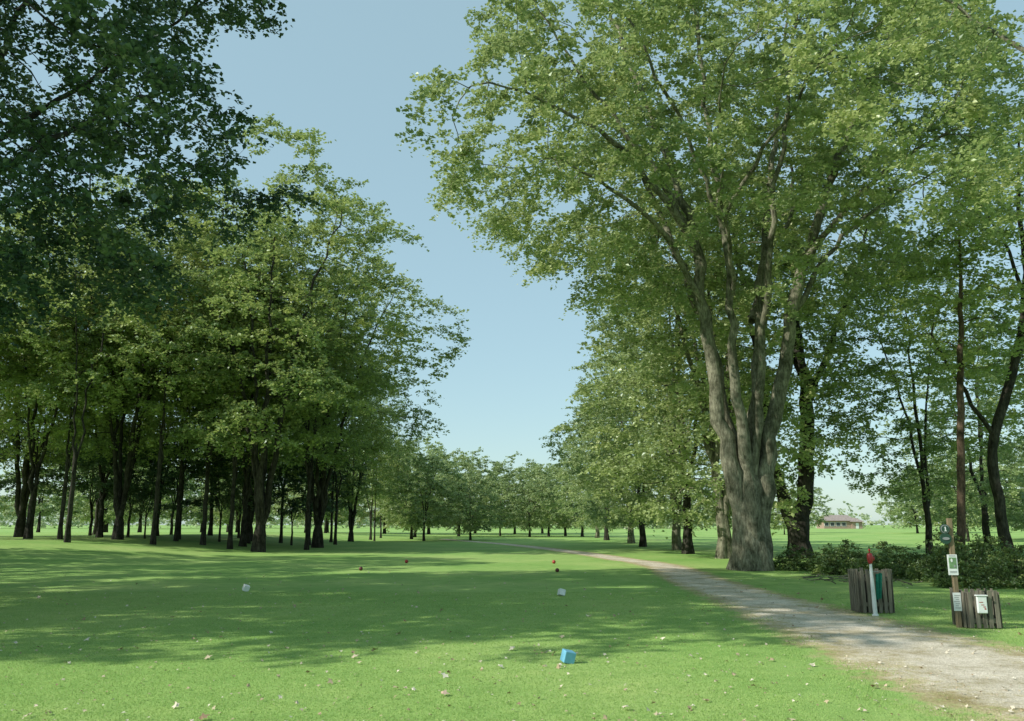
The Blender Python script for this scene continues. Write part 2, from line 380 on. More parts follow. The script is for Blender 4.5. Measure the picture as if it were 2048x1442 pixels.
def leaf_geo(C, nper, spread, size, rng, center=None, up=1.2, droop=0.15, ntw=5, cvar=None):
    M = len(C)
    tw = rng.normal(0, 1, (M, ntw, 3)); tw[..., 2] *= .38
    if center is not None:
        o = C-center; o /= np.linalg.norm(o, axis=1)[:, None]+1e-9; tw += o[:, None]*.6
    tw /= np.linalg.norm(tw, axis=2)[..., None]
    tl = rng.uniform(.5, 1.25, (M, ntw))*spread
    ci = np.repeat(np.arange(M), nper); ti = rng.integers(0, ntw, M*nper)
    u = rng.uniform(0.05, 1, M*nper)**.8
    jit = rng.normal(0, .075*spread+.015, (M*nper, 3)); jit[:, 2] *= .7
    pos = C[ci]+tw[ci, ti]*(tl[ci, ti]*u)[:, None]+jit
    pos[:, 2] -= droop*spread*u*u
    n = rng.normal(0, .55, (M*nper, 3)); n[:, 2] += up; n /= np.linalg.norm(n, axis=1)[:, None]
    t = rng.normal(0, 1, (M*nper, 3))+tw[ci, ti]*.8; t -= n*(t*n).sum(1)[:, None]; t /= np.linalg.norm(t, axis=1)[:, None]+1e-9
    b = np.cross(n, t)
    s = size*rng.uniform(.6, 1.3, M*nper)[:, None]
    v = np.stack([pos-t*s*.45, pos+b*s*.42+n*s*.10-t*s*.02, pos+t*s*.6-n*s*.08, pos-b*s*.42+n*s*.10-t*s*.02], 1).reshape(-1, 3)
    f = np.arange(len(v)).reshape(-1, 4)
    cv = rng.uniform(0, 1, M) if cvar is None else cvar
    var = np.clip(cv[ci]*.62+rng.uniform(0, 1, M*nper)*.36, 0, 1)
    return v, f, var

def attractors(profile, n, rng, seed, c=(0, 0), shell=.42, thr=-.12, nsc=.22, aniso=(1, 1), lobe=.3, zf=1.7):
    zs = np.array([p[0] for p in profile]); rs = np.array([p[1] for p in profile])
    out = []
    off = Vector((seed*17.3, seed*5.1, seed*3.7))
    zt = np.linspace(zs[0], zs[-1], 200); wt = np.interp(zt, zs, rs)**1.6; wt /= wt.sum()
    while len(out) < n:
        z = rng.choice(zt, p=wt)+rng.uniform(-.1, .1); a = rng.uniform(0, 2*math.pi)
        R = np.interp(z, zs, rs)
        R *= 1+lobe*noise.noise(Vector((math.cos(a)*1.6, math.sin(a)*1.6, z*.28))+off)*1.6
        rho = R*rng.uniform(0, 1)**shell
        x = c[0]+rho*math.cos(a)*aniso[0]; y = c[1]+rho*math.sin(a)*aniso[1]
        if noise.noise(Vector((x, y, (z+.28*rho)*zf))*nsc+off) < thr: continue
        out.append((x, y, z))
    return np.array(out)

def tree_parts(name_seed, polys, attr, nper, spread, size, leafmat, barkmat, step=.7, kill=.8, flare=.3, up=1.2, maxcnt=3, center=None, tip=.011, trop=.08, zmin=None, droop=.2):
    rng = np.random.default_rng(name_seed)
    P, par, r, cnt, ns_ = build_tree(polys, attr, rng, step, kill, tip, trop=trop, zmin=zmin)
    V, Fq = tubes(P, par, r, rng, ns_, flare)
    tm = np_mesh('trunk', V, Fq, barkmat, True)
    sel = (cnt <= maxcnt) & (np.arange(len(P)) >= ns_)
    C = P[sel]
    if center is None: center = attr.mean(0)*np.array([1, 1, .8])
    off = Vector((name_seed*1.3, 0, 0))
    cv = np.array([0.5+noise.noise(Vector(q)*.35+off)*.9 for q in C])
    cv = np.clip(cv+rng.uniform(-.25, .25, len(C)), 0, 1)
    v, f, var = leaf_geo(C, nper, spread, size, rng, np.array(center), up, cvar=cv, droop=droop)
    cm = np_mesh('crown', v, f, leafmat, False, {'var': ('FACE', var)})
    return tm, cm

def place_tree(parts, x, y, rot=0, sc=1.0, label="", group=None, name="maple_tree", z=None):
    zz = float(H(x, y)) if z is None else z
    e = empty(name, (x, y, zz-.03), rot, sc)
    tag(e, label, "tree", group)
    for nm, me in (('trunk', parts[0]), ('crown', parts[1])):
        o = bpy.data.objects.new(nm, me); link(o); o.parent = e
    return e

def stems_generic(rng, Hh, split, nst, r0, spreadx, topf=.8):
    polys = [[(0, 0, 0, r0*1.05), (0, 0, .6, r0*.92), (0, 0, split*.7, r0*.82), (0, 0, split, r0*.6)]]
    a0 = rng.uniform(0, 6.28)
    for i in range(nst):
        a = a0+i*2*math.pi/nst+rng.uniform(-.4, .4); sp = spreadx*rng.uniform(.4, 1.1); top = Hh*topf*rng.uniform(.8, 1.05)
        rr = r0*rng.uniform(.42, .62)
        ca, sa = math.cos(a), math.sin(a)
        polys.append([(ca*r0*.3, sa*r0*.3, split*.7, rr), (ca*r0*.9, sa*r0*.9, split+.9, rr*.92), (ca*sp*.28, sa*sp*.28, split+(top-split)*.4, rr*.7), (ca*sp*.6, sa*sp*.6, split+(top-split)*.75, rr*.42), (ca*sp, sa*sp, top, rr*.18)])
    return polys

def gen(seed, Hh, R, cb, split, nst, r0, natt, nper, spread, size, leaf, bark, kill=.9, step=.75, low=.75, thr=-.1, up=1.1, shell=.42, flare=.08, spr=.5, nsc=.28):
    rng = np.random.default_rng(seed)
    prof = [(cb, R*low*.6), (cb+(Hh-cb)*.12, R*low), (cb+(Hh-cb)*.35, R), (cb+(Hh-cb)*.6, R*.9), (cb+(Hh-cb)*.82, R*.6), (Hh-.5, R*.15)]
    att = attractors(prof, natt, rng, seed, shell=shell, thr=thr, nsc=nsc)
    polys = stems_generic(rng, Hh, split, nst, r0, R*spr)
    return tree_parts(seed, polys, att, nper, spread, size, leaf, bark, step, kill, flare, up, zmin=max(split, cb*.6))

V1 = gen(11, 26, 8.6, 5.6, 2.2, 5, .32, 1200, 66, .95, .18, LEAF, BARK_D, shell=.30, thr=-.02)
V2 = gen(12, 24, 6.2, 7.2, 3.0, 3, .19, 760, 66, .95, .18, LEAF, BARK_D, shell=.32, thr=-.02, spr=.6)
V10 = gen(20, 21, 4.4, 8.5, 5.5, 2, .14, 340, 60, .9, .18, LEAF, BARK_D, shell=.4, thr=0, flare=.04, spr=.7)
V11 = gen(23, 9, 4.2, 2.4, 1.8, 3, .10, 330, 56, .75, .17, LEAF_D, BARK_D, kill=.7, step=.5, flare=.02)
V3 = gen(13, 21, 6.2, 1.9, 2.8, 4, .32, 1000, 66, .9, .175, LEAF_R, BARK, low=1.0, thr=-.02)
V4 = gen(14, 18, 5.5, 1.7, 3.0, 3, .24, 860, 66, .85, .175, LEAF_R, BARK_D, low=1.05, thr=-.02)
V5 = gen(15, 8.6, 3.9, 1.1, 1.6, 3, .12, 450, 56, .55, .17, LEAF_H, BARK_D, kill=.6, step=.45, low=.95, flare=.03, nsc=.5)
V6 = gen(16, 9.5, 4.3, 1.1, 1.5, 4, .14, 500, 56, .55, .17, LEAF_H, BARK_D, kill=.6, step=.45, low=.95, flare=.03, nsc=.5)
V7 = gen(17, 17, 5.2, 3.0, 3.4, 3, .18, 640, 62, .75, .15, LEAF, BARK_D, thr=0, flare=.05, low=.9)

# forked dark tree
rng = np.random.default_rng(8)
fk = [[(0, 0, 0, .56), (0, 0, .8, .5), (0, 0, 1.8, .48), (0, 0, 2.6, .36)],
 [(.12, 0, 1.4, .40), (.45, 0, 3.6, .37), (.75, 0, 6.2, .35), (.8, .1, 9.0, .31), (.55, .3, 12.5, .25), (.9, .5, 17, .16), (1, .6, 21, .07)],
 [(-.16, 0, 1.4, .34), (-.8, .1, 3.4, .27), (-1.25, .2, 5.4, .24), (-1.2, .4, 9, .2), (-1.9, .8, 14, .14), (-2.4, 1, 19, .06)],
 [(.8, 0, 7.6, .2), (1.9, -.2, 10, .16), (3.4, -.4, 13.5, .11), (4.4, -.6, 17, .05)],
 [(-1.25, .2, 6.2, .14), (-.6, -.6, 8.4, .12), (-.2, -1.4, 12, .08)]]
att = attractors([(6.0, 3.4), (8, 5.8), (13, 7.2), (18, 6.4), (22, 3.4), (24, 1)], 860, rng, 8, shell=.36, thr=0, nsc=.28)
V8 = tree_parts(8, fk, att, 66, .95, .16, LEAF, BARK_D, step=.7, kill=.85, flare=.12, zmin=5.5)
# crooked tree
rng = np.random.default_rng(18)
ck = [[(0, 0, 0, .22), (-.15, 0, 1.6, .19), (-.35, 0, 3.2, .18), (-.25, 0, 4.6, .175), (.4, 0, 6.0, .165), (1.3, .1, 8.2, .15), (1.9, .2, 11, .11), (1.9, .2, 14, .07), (2.3, .2, 17, .03)],
 [(-.2, 0, 4.8, .09), (-1.2, -.4, 6.4, .07), (-2.4, -.6, 8.4, .04)],
 [(1.2, .1, 7.8, .09), (2.4, .4, 9.6, .07), (3.6, .6, 12, .03)], [(1.8, .2, 10, .08), (.6, -.4, 12.4, .05), (-.6, -.8, 14.4, .03)]]
att = attractors([(5.2, 2.4), (8, 4.4), (12, 4.8), (16, 3.2), (18, 1)], 460, rng, 18, c=(.9, 0), shell=.4, thr=.02, nsc=.3)
V9 = tree_parts(18, ck, att, 62, .8, .14, LEAF, BARK_D, step=.6, kill=.8, flare=.06, zmin=4.6)
# straight pole-like pine trunk
rng = np.random.default_rng(19)
st = [[(0, 0, 0, .14), (.28, 0, 3, .12), (.68, 0, 7, .10), (.95, 0, 9.5, .07), (1.1, 0, 12, .03)]]
att = attractors([(6.6, 1.0), (7.6, 2.2), (9.5, 2.4), (11.5, 1.4), (12.6, .5)], 230, rng, 19, c=(.9, 0), shell=.6, thr=0)
VP = tree_parts(19, st, att, 64, .65, .13, LEAF, BARK_P, step=.5, kill=.6, flare=.04, zmin=6.2)

# --- hero tree
rng = np.random.default_rng(3)
hero_polys = [
 [(0, 0, 0, .72), (0, 0, .5, .66), (-.02, 0, 1.5, .58), (0, 0, 2.8, .50), (0, 0, 3.8, .36), (0, .05, 4.4, .2)],
 [(-.33, -.16, .2, .38), (-.40, -.18, 2.4, .36), (-.75, -.2, 4.8, .30), (-1.2, -.3, 8, .25), (-1.55, -.6, 11.5, .21), (-2.1, -.9, 13.6, .16), (-3.4, -.6, 18, .11), (-4.6, 0, 22, .06), (-5.2, .3, 25, .03)],
 [(.02, -.36, .2, .34), (-.04, -.36, 2.6, .31), (-.2, -.45, 5, .22), (-.5, -.7, 8, .17), (-.6, -.9, 12, .13), (-1.2, -1.4, 17, .09), (-1.6, -1.8, 22, .05), (-1.8, -2, 26, .03)],
 [(.36, -.12, .2, .38), (.42, -.12, 2.6, .34), (.85, -.1, 4.8, .28), (1.6, -.2, 7.8, .24), (2.6, -.3, 11.8, .19), (4.2, -.5, 16, .13), (6.2, -.5, 20, .07), (7.4, -.4, 23.5, .03)],
 [(.2, .34, .4, .36), (.25, .36, 3, .33), (.5, .5, 5, .25), (.95, .8, 9, .2), (1.7, 1.5, 14, .14), (3.0, 2.4, 20, .08), (3.8, 3, 25, .03)],
 [(-.24, .32, .4, .34), (-.2, .34, 3, .30), (-.42, .5, 5.2, .22), (-.9, 1.3, 9, .18), (-2.2, 2.6, 14, .13), (-4, 3.5, 19, .07), (-5, 4, 23, .03)],
 [(.15, -.2, 3.4, .2), (.40, -.4, 5.2, .17), (.68, -.9, 9, .14), (1.0, -1.8, 13, .10), (1.6, -3, 18, .06), (2.0, -3.6, 23, .03)],
 [(-1.4, -.5, 11.0, .16), (-2.3, -1.1, 12.9, .14), (-3.7, -2, 14.2, .11), (-5.6, -3, 15.6, .08), (-7.6, -3.6, 16.4, .05), (-9.4, -4, 16.8, .03)],
 [(-1.9, -.8, 12.6, .13), (-3.4, -1.6, 15.0, .10), (-5.8, -2.2, 17.8, .06), (-7.6, -2.6, 20.5, .03)],
 [(-1.3, -.4, 9.4, .13), (-2.8, -1.6, 12.0, .10), (-4.8, -3.0, 13.2, .07), (-6.8, -4, 13.9, .03)],
 [(-.6, -.9, 12.5, .10), (-2.0, -2.2, 15.6, .07), (-3.8, -3.6, 18, .05), (-5, -4.6, 20, .03)],
 [(2.4, -.3, 11.2, .14), (3.9, -1.2, 13.4, .11), (6.2, -2, 15.2, .07), (8.8, -2.4, 16.4, .04)],
 [(1.8, -.2, 9, .12), (3.6, .2, 12.0, .09), (6.4, .6, 14.4, .06), (9.2, 1, 16, .03)],
 [(.75, .9, 9.4, .16), (2, 2.6, 12.5, .12), (4, 4.5, 15.5, .08), (6, 6, 18, .04)],
 [(-.4, -.8, 10.0, .09), (-1, -2.6, 12.2, .07), (-1.8, -5, 13.8, .05), (-2.2, -7.5, 14.8, .03)],
 [(-.6, -1, 13.0, .09), (.8, -3.6, 15.5, .06), (2, -6.2, 17, .03)],
]
att = attractors([(9.3, 3), (10.6, 7.3), (12.5, 10.0), (16, 11.3), (20, 11.2), (24, 9), (28, 2.5)], 2500, rng, 3, shell=.46, thr=.03, nsc=.33, lobe=.24, zf=1.9)
keep = ~((att[:, 2] < 12.6) & (np.abs(att[:, 0]) < 4.5) & (att[:, 1] < 3) & (rng.uniform(0, 1, len(att)) < .75))
att = att[keep]
HERO = tree_parts(3, hero_polys, att, 106, .92, .150, LEAF_R, BARK, step=.65, kill=.72, flare=.14, zmin=8.5, droop=.35, up=1.2)
place_tree(HERO, 8.6, 31.4, 0, 1, "huge multi-stemmed silver maple with grey bark beside the gravel path")

# --- overhanging tree beside the tee
rng = np.random.default_rng(5)
nl = [
 [(0, 0, 0, .55), (0, 0, 1, .46), (.1, 0, 3, .42), (.15, 0, 3.6, .36)],
 [(.1, 0, 2.8, .22), (1.1, -.1, 5.4, .19), (2.5, -.2, 8.2, .14), (4.0, -.4, 11.2, .09), (5.4, -.6, 14.2, .05), (6, -.8, 16.5, .03)],
 [(.1, .1, 2.9, .24), (.9, .7, 6, .2), (2, 1.2, 10, .15), (3, 1.4, 15, .09), (3.4, 1.5, 18.5, .04)],
 [(0, 0, 3, .26), (-1, -.5, 6, .22), (-2.5, -1, 10, .16), (-4, -1.5, 15, .08)],
 [(0, -.2, 3, .22), (.4, -1.6, 6, .17), (1.2, -3.4, 9.5, .12), (2.5, -5, 13.5, .05)],
 [(0, .2, 3, .22), (-.2, 2, 6, .17), (-.3, 4.4, 10, .12), (.6, 6, 15, .05)],
 [(1.2, -.1, 5.8, .09), (3.2, .9, 8.4, .06), (5.2, 1.8, 10.6, .04), (7, 2.4, 12.4, .02)],
 [(1.0, .8, 6.4, .10), (2.6, 2.8, 9, .07), (4.2, 5, 11.3, .04)],
 [(1.8, -.2, 6.8, .07), (3.8, -1.0, 9.6, .05), (5.8, -1.6, 11.8, .03)],
]
att = attractors([(5.4, 4.5), (6.6, 7.6), (9, 9.2), (13, 9.4), (17, 8), (21.5, 3)], 2150, rng, 5, shell=.45, thr=-.1, nsc=.3, lobe=.25, zf=1.9)
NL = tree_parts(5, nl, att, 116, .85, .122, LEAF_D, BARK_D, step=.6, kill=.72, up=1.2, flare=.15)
place_tree(NL, -13.9, 15.6, 0, (1, 1, 1.12), "spreading maple with shade-toned leaves overhanging the tee, limbs leaning outward")
place_tree(NL, -25, 13.5, 2.2, (1, 1, 1.1), "spreading maple with shade-toned leaves shading the tee lawn")
place_tree(NL, -30, 30, 4.1, .95, "spreading maple with shade-toned leaves at the edge of the grove")

# --- bright overhanging tree by the path
rng = np.random.default_rng(6)
nr = [[(0, 0, 0, .5), (0, 0, 1, .44), (-.1, 0, 3.5, .4)],
 [(0, 0, 2.8, .28), (-1.6, -.3, 6, .18), (-3.4, -.7, 9.6, .10), (-5, -1, 12.8, .05), (-6.2, -1.2, 15, .03)],
 [(0, 0, 2.8, .28), (0, 1, 7, .22), (-.8, 1.5, 12, .15), (-1.2, 2, 17, .06)],
 [(0, 0, 2.8, .26), (1.4, 0, 6, .22), (3, 0, 11, .13), (4, 0, 15, .06)],
 [(-1.4, -.2, 5.6, .13), (-2.8, 1.4, 9.3, .08), (-4.6, 3, 12.2, .05), (-5.8, 4, 14.2, .03)]]
att = attractors([(8.4, 5), (9.6, 8.4), (12, 9.6), (15, 8), (19, 3)], 950, rng, 6, shell=.45, thr=.06, nsc=.32, zf=1.9)
NR = tree_parts(6, nr, att, 84, .8, .12, LEAF_R, BARK, step=.6, kill=.72, droop=.35)
place_tree(NR, 15.9, 14.5, 0, 1, "tall pale-green maple with boughs hanging over the path")

# --- grove
gl = "maple trees in the shady grove"
grove = [(-14.8, 51, V1, 1.08), (-13.6, 61, V1, 1.08), (-17.6, 57, V2, 1.0), (-20, 66, V1, .92), (-24.5, 54, V1, .95), (-29.5, 53, V2, .98), (-27, 66, V2, .9), (-34, 60, V1, .95),
 (-37, 50, V2, .95), (-35, 73, V2, .9), (-22, 77, V2, .9), (-16.0, 72, V2, .98), (-15.0, 81, V1, .72), (-14.8, 91, V2, .64), (-32, 48, V10, 1.0), (-15.4, 66, V10, 1.0), (-18.8, 62, V10, 1.0),
 (-15.4, 102, V2, .56), (-42, 66, V2, .9), (-24, 47, V10, 1.0), (-21, 51, V10, 1.05), (-27.5, 58, V2, .92), (-25, 72, V2, .9), (-23, 60, V10, 1.0), (-31, 56, V10, .95),
 (-17, 52.5, V10, 1.05), (-13.2, 56, V10, 1.0), (-15.8, 76, V10, .85), (-14.2, 70, V10, .9), (-26.5, 51, V10, .95), (-33.5, 52, V10, 1.05), (-29, 61, V10, 1.0), (-19.5, 55, V10, 1.1), (-38, 56, V10, 1.0), (-22, 57, V10, .95), (-17.8, 67, V10, .9), (-13.6, 86, V10, .62), (-35, 46, V10, 1.0)]
for i, (x, y, v, s) in enumerate(grove):
    lab = "large multi-stemmed maple standing in shaded mown grass" if v is V1 else "tall maple with slim dark trunks in the grove"
    place_tree(v, x, y, i*1.37, (s, s, s*random.uniform(.93, 1.06)), lab, gl)
for i, (x, y, s) in enumerate([(-26.5, 60, .9), (-20.5, 61, .8), (-33, 68, 1.1), (-22, 70, 1.0), (-40, 60, 1.0), (-17.2, 78, 1.0), (-24.5, 58, .62), (-29, 74, 1.2), (-36, 64, 1.1), (-16.2, 64, .8)]):
    place_tree(V11, x, y, i*1.9, s, "small tree with shade-toned leaves under the taller maples", "small trees under the grove", name="understory_tree")
# --- row along path
row = [(10.2, 42, V3, 1.08), (9.8, 48.5, V4, 1.15), (10.6, 56, V3, .98), (9.6, 64, V4, 1.05), (10.4, 76, V3, .9), (9.8, 90, V4, .95), (10.6, 108, V3, .8), (10.2, 126, V4, .85)]
for i, (x, y, v, s) in enumerate(row):
    place_tree(v, x, y, .6+i*2.11, s, "leafy maple with low drooping boughs in a row", "maple trees in a row beside the path")
place_tree(V8, 14.2, 43, 0, 1.0, "stout dark-trunked maple forking low behind the big maple")
place_tree(V7, 20.6, 43, 2.0, .95, "slim tree with low leafy boughs beside shrubs")
place_tree(V9, 19.7, 34.5, 0, 1.1, "tall tree with crooked dark trunk behind shrubs")
place_tree(V4, 29.5, 54, 5.2, .95, "leafy maple with low boughs standing on open lawn")
place_tree(VP, 14.75, 28.8, 0, 1.0, "straight slim reddish-brown trunk standing among shrubs", name="pine_tree")
# --- young / distant trees
yg = [(-8.8, 87, V5, 1.1), (-11.2, 97, V6, 1.15), (-4.4, 92, V6, .86), (-12.5, 112, V6, 1.4), (2.4, 118, V6, 1.12), (5.4, 128, V5, 1.35), (-7.6, 124, V6, 1.35), (-1.8, 133, V5, 1.2),
 (8.5, 138, V6, 1.4), (-14, 146, V6, 1.8), (0.5, 158, V6, 1.6), (-7, 165, V6, 1.75), (6, 172, V5, 1.75), (52, 92, V6, 1.3), (60, 100, V5, 1.4), (70, 150, V6, 1.3), (58, 170, V5, 1.2), (-38, 120, V6, 1.4), (-60, 110, V5, 1.6), (-50, 140, V6, 1.8), (-30, 140, V5, 1.7), (-70, 150, V6, 1.8), (-22, 150, V6, 1.8), (-90, 130, V5, 1.9), (44, 84, V5, 1.15),
 (-45, 105, V6, 1.5), (-62, 132, V6, 1.9), (-80, 118, V6, 1.7), (-34, 160, V6, 2.0), (-54, 165, V5, 2.0), (-28, 118, V5, 1.6), (-73, 100, V6, 1.5), (76, 158, V6, 1.5), (88, 170, V5, 1.6), (47, 150, V6, .8)]
for i, (x, y, v, s) in enumerate(yg):
    place_tree(v, x, y, i*.9, s, "young round-crowned tree standing on open lawn", "young trees dotted over the fairway", name="young_tree")

# far-off wood
rng = np.random.default_rng(9)
C = []
for i in range(6000):
    a = rng.uniform(-.75, .75); d = rng.uniform(330, 420)*(1 if abs(a) < .3 else 1.1)
    x = math.sin(a)*d; y = math.cos(a)*d
    if .30 < x/y < .50 and rng.uniform() < .7: continue
    top = 10+5*noise.noise(Vector((x*.03, y*.02, 1)))+3*noise.noise(Vector((x*.12, 0, 4)))
    if x < -40: top *= 1.35
    C.append((x, y, rng.uniform(.1, 1)*top))
C = np.array(C)
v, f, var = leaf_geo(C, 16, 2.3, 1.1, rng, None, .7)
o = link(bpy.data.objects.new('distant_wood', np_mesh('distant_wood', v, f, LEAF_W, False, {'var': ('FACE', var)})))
tag(o, "far-off belt of woodland beyond the golf course", "wood", kind="stuff")

# ------------------------------------------------------------ shrubs
def shrub_mesh(seed, R, h, n):
    rng = np.random.default_rng(seed)
    a = rng.uniform(0, 6.28, n); rho = R*rng.uniform(0, 1, n)**.6; z = h*rng.uniform(.1, 1, n)*(1-.5*(rho/R)**2)
    z *= 1+.4*np.sin(a*3+seed)
    C = np.stack([rho*np.cos(a), rho*np.sin(a), z], 1)
    v, f, var = leaf_geo(C, 34, .28, .085, rng, np.array([0, 0, 0.]), .8, droop=.3)
    V = []; Fq = []; o = 0
    for c in C[::3]:
        b0 = np.array([c[0]*.25, c[1]*.25, 0]); m = (b0+c)/2+rng.normal(0, .05, 3); pts = [b0, m, c*1.12]
        for j, (p, rr) in enumerate(zip(pts, (.014, .01, .005))):
            for q in range(4): V.append(p+rr*np.array([math.cos(q*1.57), math.sin(q*1.57), 0]))
        for j in range(2):
            for q in range(4): Fq.append((o+j*4+q, o+j*4+(q+1) % 4, o+j*4+4+(q+1) % 4, o+j*4+4+q))
        o += 12
    return np_mesh('stems', V, Fq, BARK_D), np_mesh('foliage', v, f, SHRUB, False, {'var': ('FACE', var)})
S1 = shrub_mesh(21, 1.2, 1.1, 150); S2 = shrub_mesh(22, .9, .85, 100)
for i, (x, y, S, s) in enumerate([(10.2, 31.5, S2, 1), (11.6, 30.5, S1, .85), (12.6, 28.6, S1, .9), (11.2, 26.6, S2, .9), (12.4, 25.2, S1, .7), (13.6, 25.6, S1, .95), (11.8, 22.8, S2, .8), (13.2, 23, S1, .8), (14.8, 24.5, S1, .85), (14.3, 28, S1, 1.0), (10.6, 28.6, S2, .8)]):
    e = empty('shrub', (x, y, -.02), i*1.1, (s, s, s*random.uniform(.65, 1.15))); tag(e, "low dense leafy shrub growing beside the path", "shrub", "shrubs beside the path")
    for nm, me in (('stems', S[0]), ('foliage', S[1])):
        o = bpy.data.objects.new(nm, me); link(o); o.parent = e
rng = np.random.default_rng(31); V = []; Fq = []; o = 0
for i in range(50):
    c = np.array([9.8+rng.normal(0, .6), 25.2+rng.normal(0, .9), rng.uniform(.02, .12)]); a = rng.uniform(0, 3.14); l = rng.uniform(.3, 1.0); d = np.array([math.cos(a), math.sin(a), rng.uniform(-.1, .1)])*l*.5
    pts = [c-d, c+rng.normal(0, .03, 3), c+d]
    for p, rr in zip(pts, (.018, .014, .006)):
        for q in range(4): V.append(p+rr*np.array([0.3*math.cos(q*1.57), math.cos(q*1.57), math.sin(q*1.57)]))
    for j in range(2):
        for q in range(4): Fq.append((o+j*4+q, o+j*4+(q+1) % 4, o+j*4+4+(q+1) % 4, o+j*4+4+q))
    o += 12
ob = link(bpy.data.objects.new('brush_pile', np_mesh('brush_pile', V, Fq, BARK))); tag(ob, "low pile of dead cut branches on the grass", "brush pile", kind="stuff")

# ------------------------------------------------------------ grass blades and fallen leaves
rng = np.random.default_rng(41)
n = 420000
yy = 6.3+15*rng.uniform(0, 1, n)**1.5; xx = rng.uniform(-.68, .68, n)*yy
cxx = np.interp(yy, ys, cx); ww = np.interp(yy, ys, w)*.64
dd = np.abs(xx-cxx)-ww+.2*np.sin(yy*2.3+xx)+.14*np.sin(yy*5.1)+rng.normal(0, .16, n); k_ = (dd > 0) | (rng.uniform(0, 1, n) < .35*np.exp(dd*2.4)); xx, yy, dd = xx[k_], yy[k_], dd[k_]
n = len(xx); hh = rng.uniform(.006, .015, n)+np.where((dd < .5), rng.uniform(0, .04, n)*np.exp(-np.abs(dd)*5), 0)
a = rng.uniform(0, 6.28, n); wd = .0022+.00026*yy
le = rng.normal(0, .7, (n, 2))*hh[:, None]
z0 = H(xx, yy)
v = np.stack([np.stack([xx-np.cos(a)*wd, yy-np.sin(a)*wd, z0], 1), np.stack([xx+np.cos(a)*wd, yy+np.sin(a)*wd, z0], 1), np.stack([xx+le[:, 0], yy+le[:, 1], z0+hh], 1)], 1).reshape(-1, 3)
ob = link(bpy.data.objects.new('grass', np_mesh('grass', v, np.arange(len(v)).reshape(-1, 3), BLADE, False, {'var': ('FACE', rng.uniform(0, 1, n))})))
tag(ob, "short mown green grass blades on the tee", "grass", kind="stuff")
n = 2400
yy = 6.5+24*rng.uniform(0, 1, n)**1.5; xx = rng.uniform(-.66, .66, n)*yy
C = np.stack([xx, yy, H(xx, yy)+.018], 1)
nrm = rng.normal(0, .35, (n, 3)); nrm[:, 2] += 1; nrm /= np.linalg.norm(nrm, axis=1)[:, None]
t = rng.normal(0, 1, (n, 3)); t -= nrm*(t*nrm).sum(1)[:, None]; t /= np.linalg.norm(t, axis=1)[:, None]; b_ = np.cross(nrm, t)
s = (rng.uniform(.008, .024, n)*np.where(rng.uniform(0, 1, n) < .10, 2.0, 1))[:, None]
ang = np.linspace(0, 2*np.pi, 10, endpoint=False); rad = np.array([1.1, .5, .95, .45, .8, .4, .75, .45, 1.0, .5])
vv = np.stack([C+(t*math.cos(a_)*r_+b_*math.sin(a_)*r_)*s*1.3+nrm*s*(.5*abs(math.sin(a_))) for a_, r_ in zip(ang, rad)], 1)
ob = link(bpy.data.objects.new('fallen_leaves', np_mesh('fallen_leaves', vv.reshape(-1, 3), np.arange(n*10).reshape(-1, 10), DRY, False, {'var': ('FACE', rng.uniform(0, 1, n))})))
tag(ob, "scattered dry brown leaves lying on the grass", "leaves", kind="stuff")

# ------------------------------------------------------------ tee markers
def block_marker(x, y, mat, s, rz, tl, label):
    e = empty('tee_marker', (x, y, 0), rz); tag(e, label, "tee marker")
    b = MB(); b.box((0, 0, s*.56), (s, s, s), mat, 0, s*.06, tl); o = b.obj('block', e)
    b = MB(); b.lathe([(.004, -.08), (.008, 0), (.008, s*.25)], METAL, n=8); b.obj('spike', e)
block_marker(.66, 10.5, BLUE, .135, .30, (.12, .22), "blue wooden cube tee marker tilted on the grass")
block_marker(-6.5, 21.5, WHITE, .14, .5, (.25, .3), "white cube tee marker tilted on the grass")
block_marker(1.13, 20.1, WHITE, .14, .4, (-.2, .3), "white cube tee marker standing on the tee")
def ball_marker(x, y, mat, r, label):
    e = empty('tee_marker', (x, y, 0)); tag(e, label, "tee marker")
    b = MB(); b.lathe([(r*.5, .005)]+[(r*math.cos(t), r*.95+r*math.sin(t)) for t in np.linspace(-1.0, 1.5, 12)]+[(.004, r*1.97)], mat, n=20); b.obj('ball', e, smooth=True)
    b = MB(); b.lathe([(.004, -.08), (.009, 0), (.009, .03)], METAL, n=8); b.obj('spike', e)
ball_marker(-4.46, 37, RED, .075, "round red tee marker on the grass"); ball_marker(1.75, 36.5, RED, .075, "round red tee marker on the grass")
ball_marker(-5.35, 31, MAROON, .07, "round dark maroon tee marker on the grass"); ball_marker(1.55, 30, MAROON, .07, "round dark maroon tee marker on the grass")

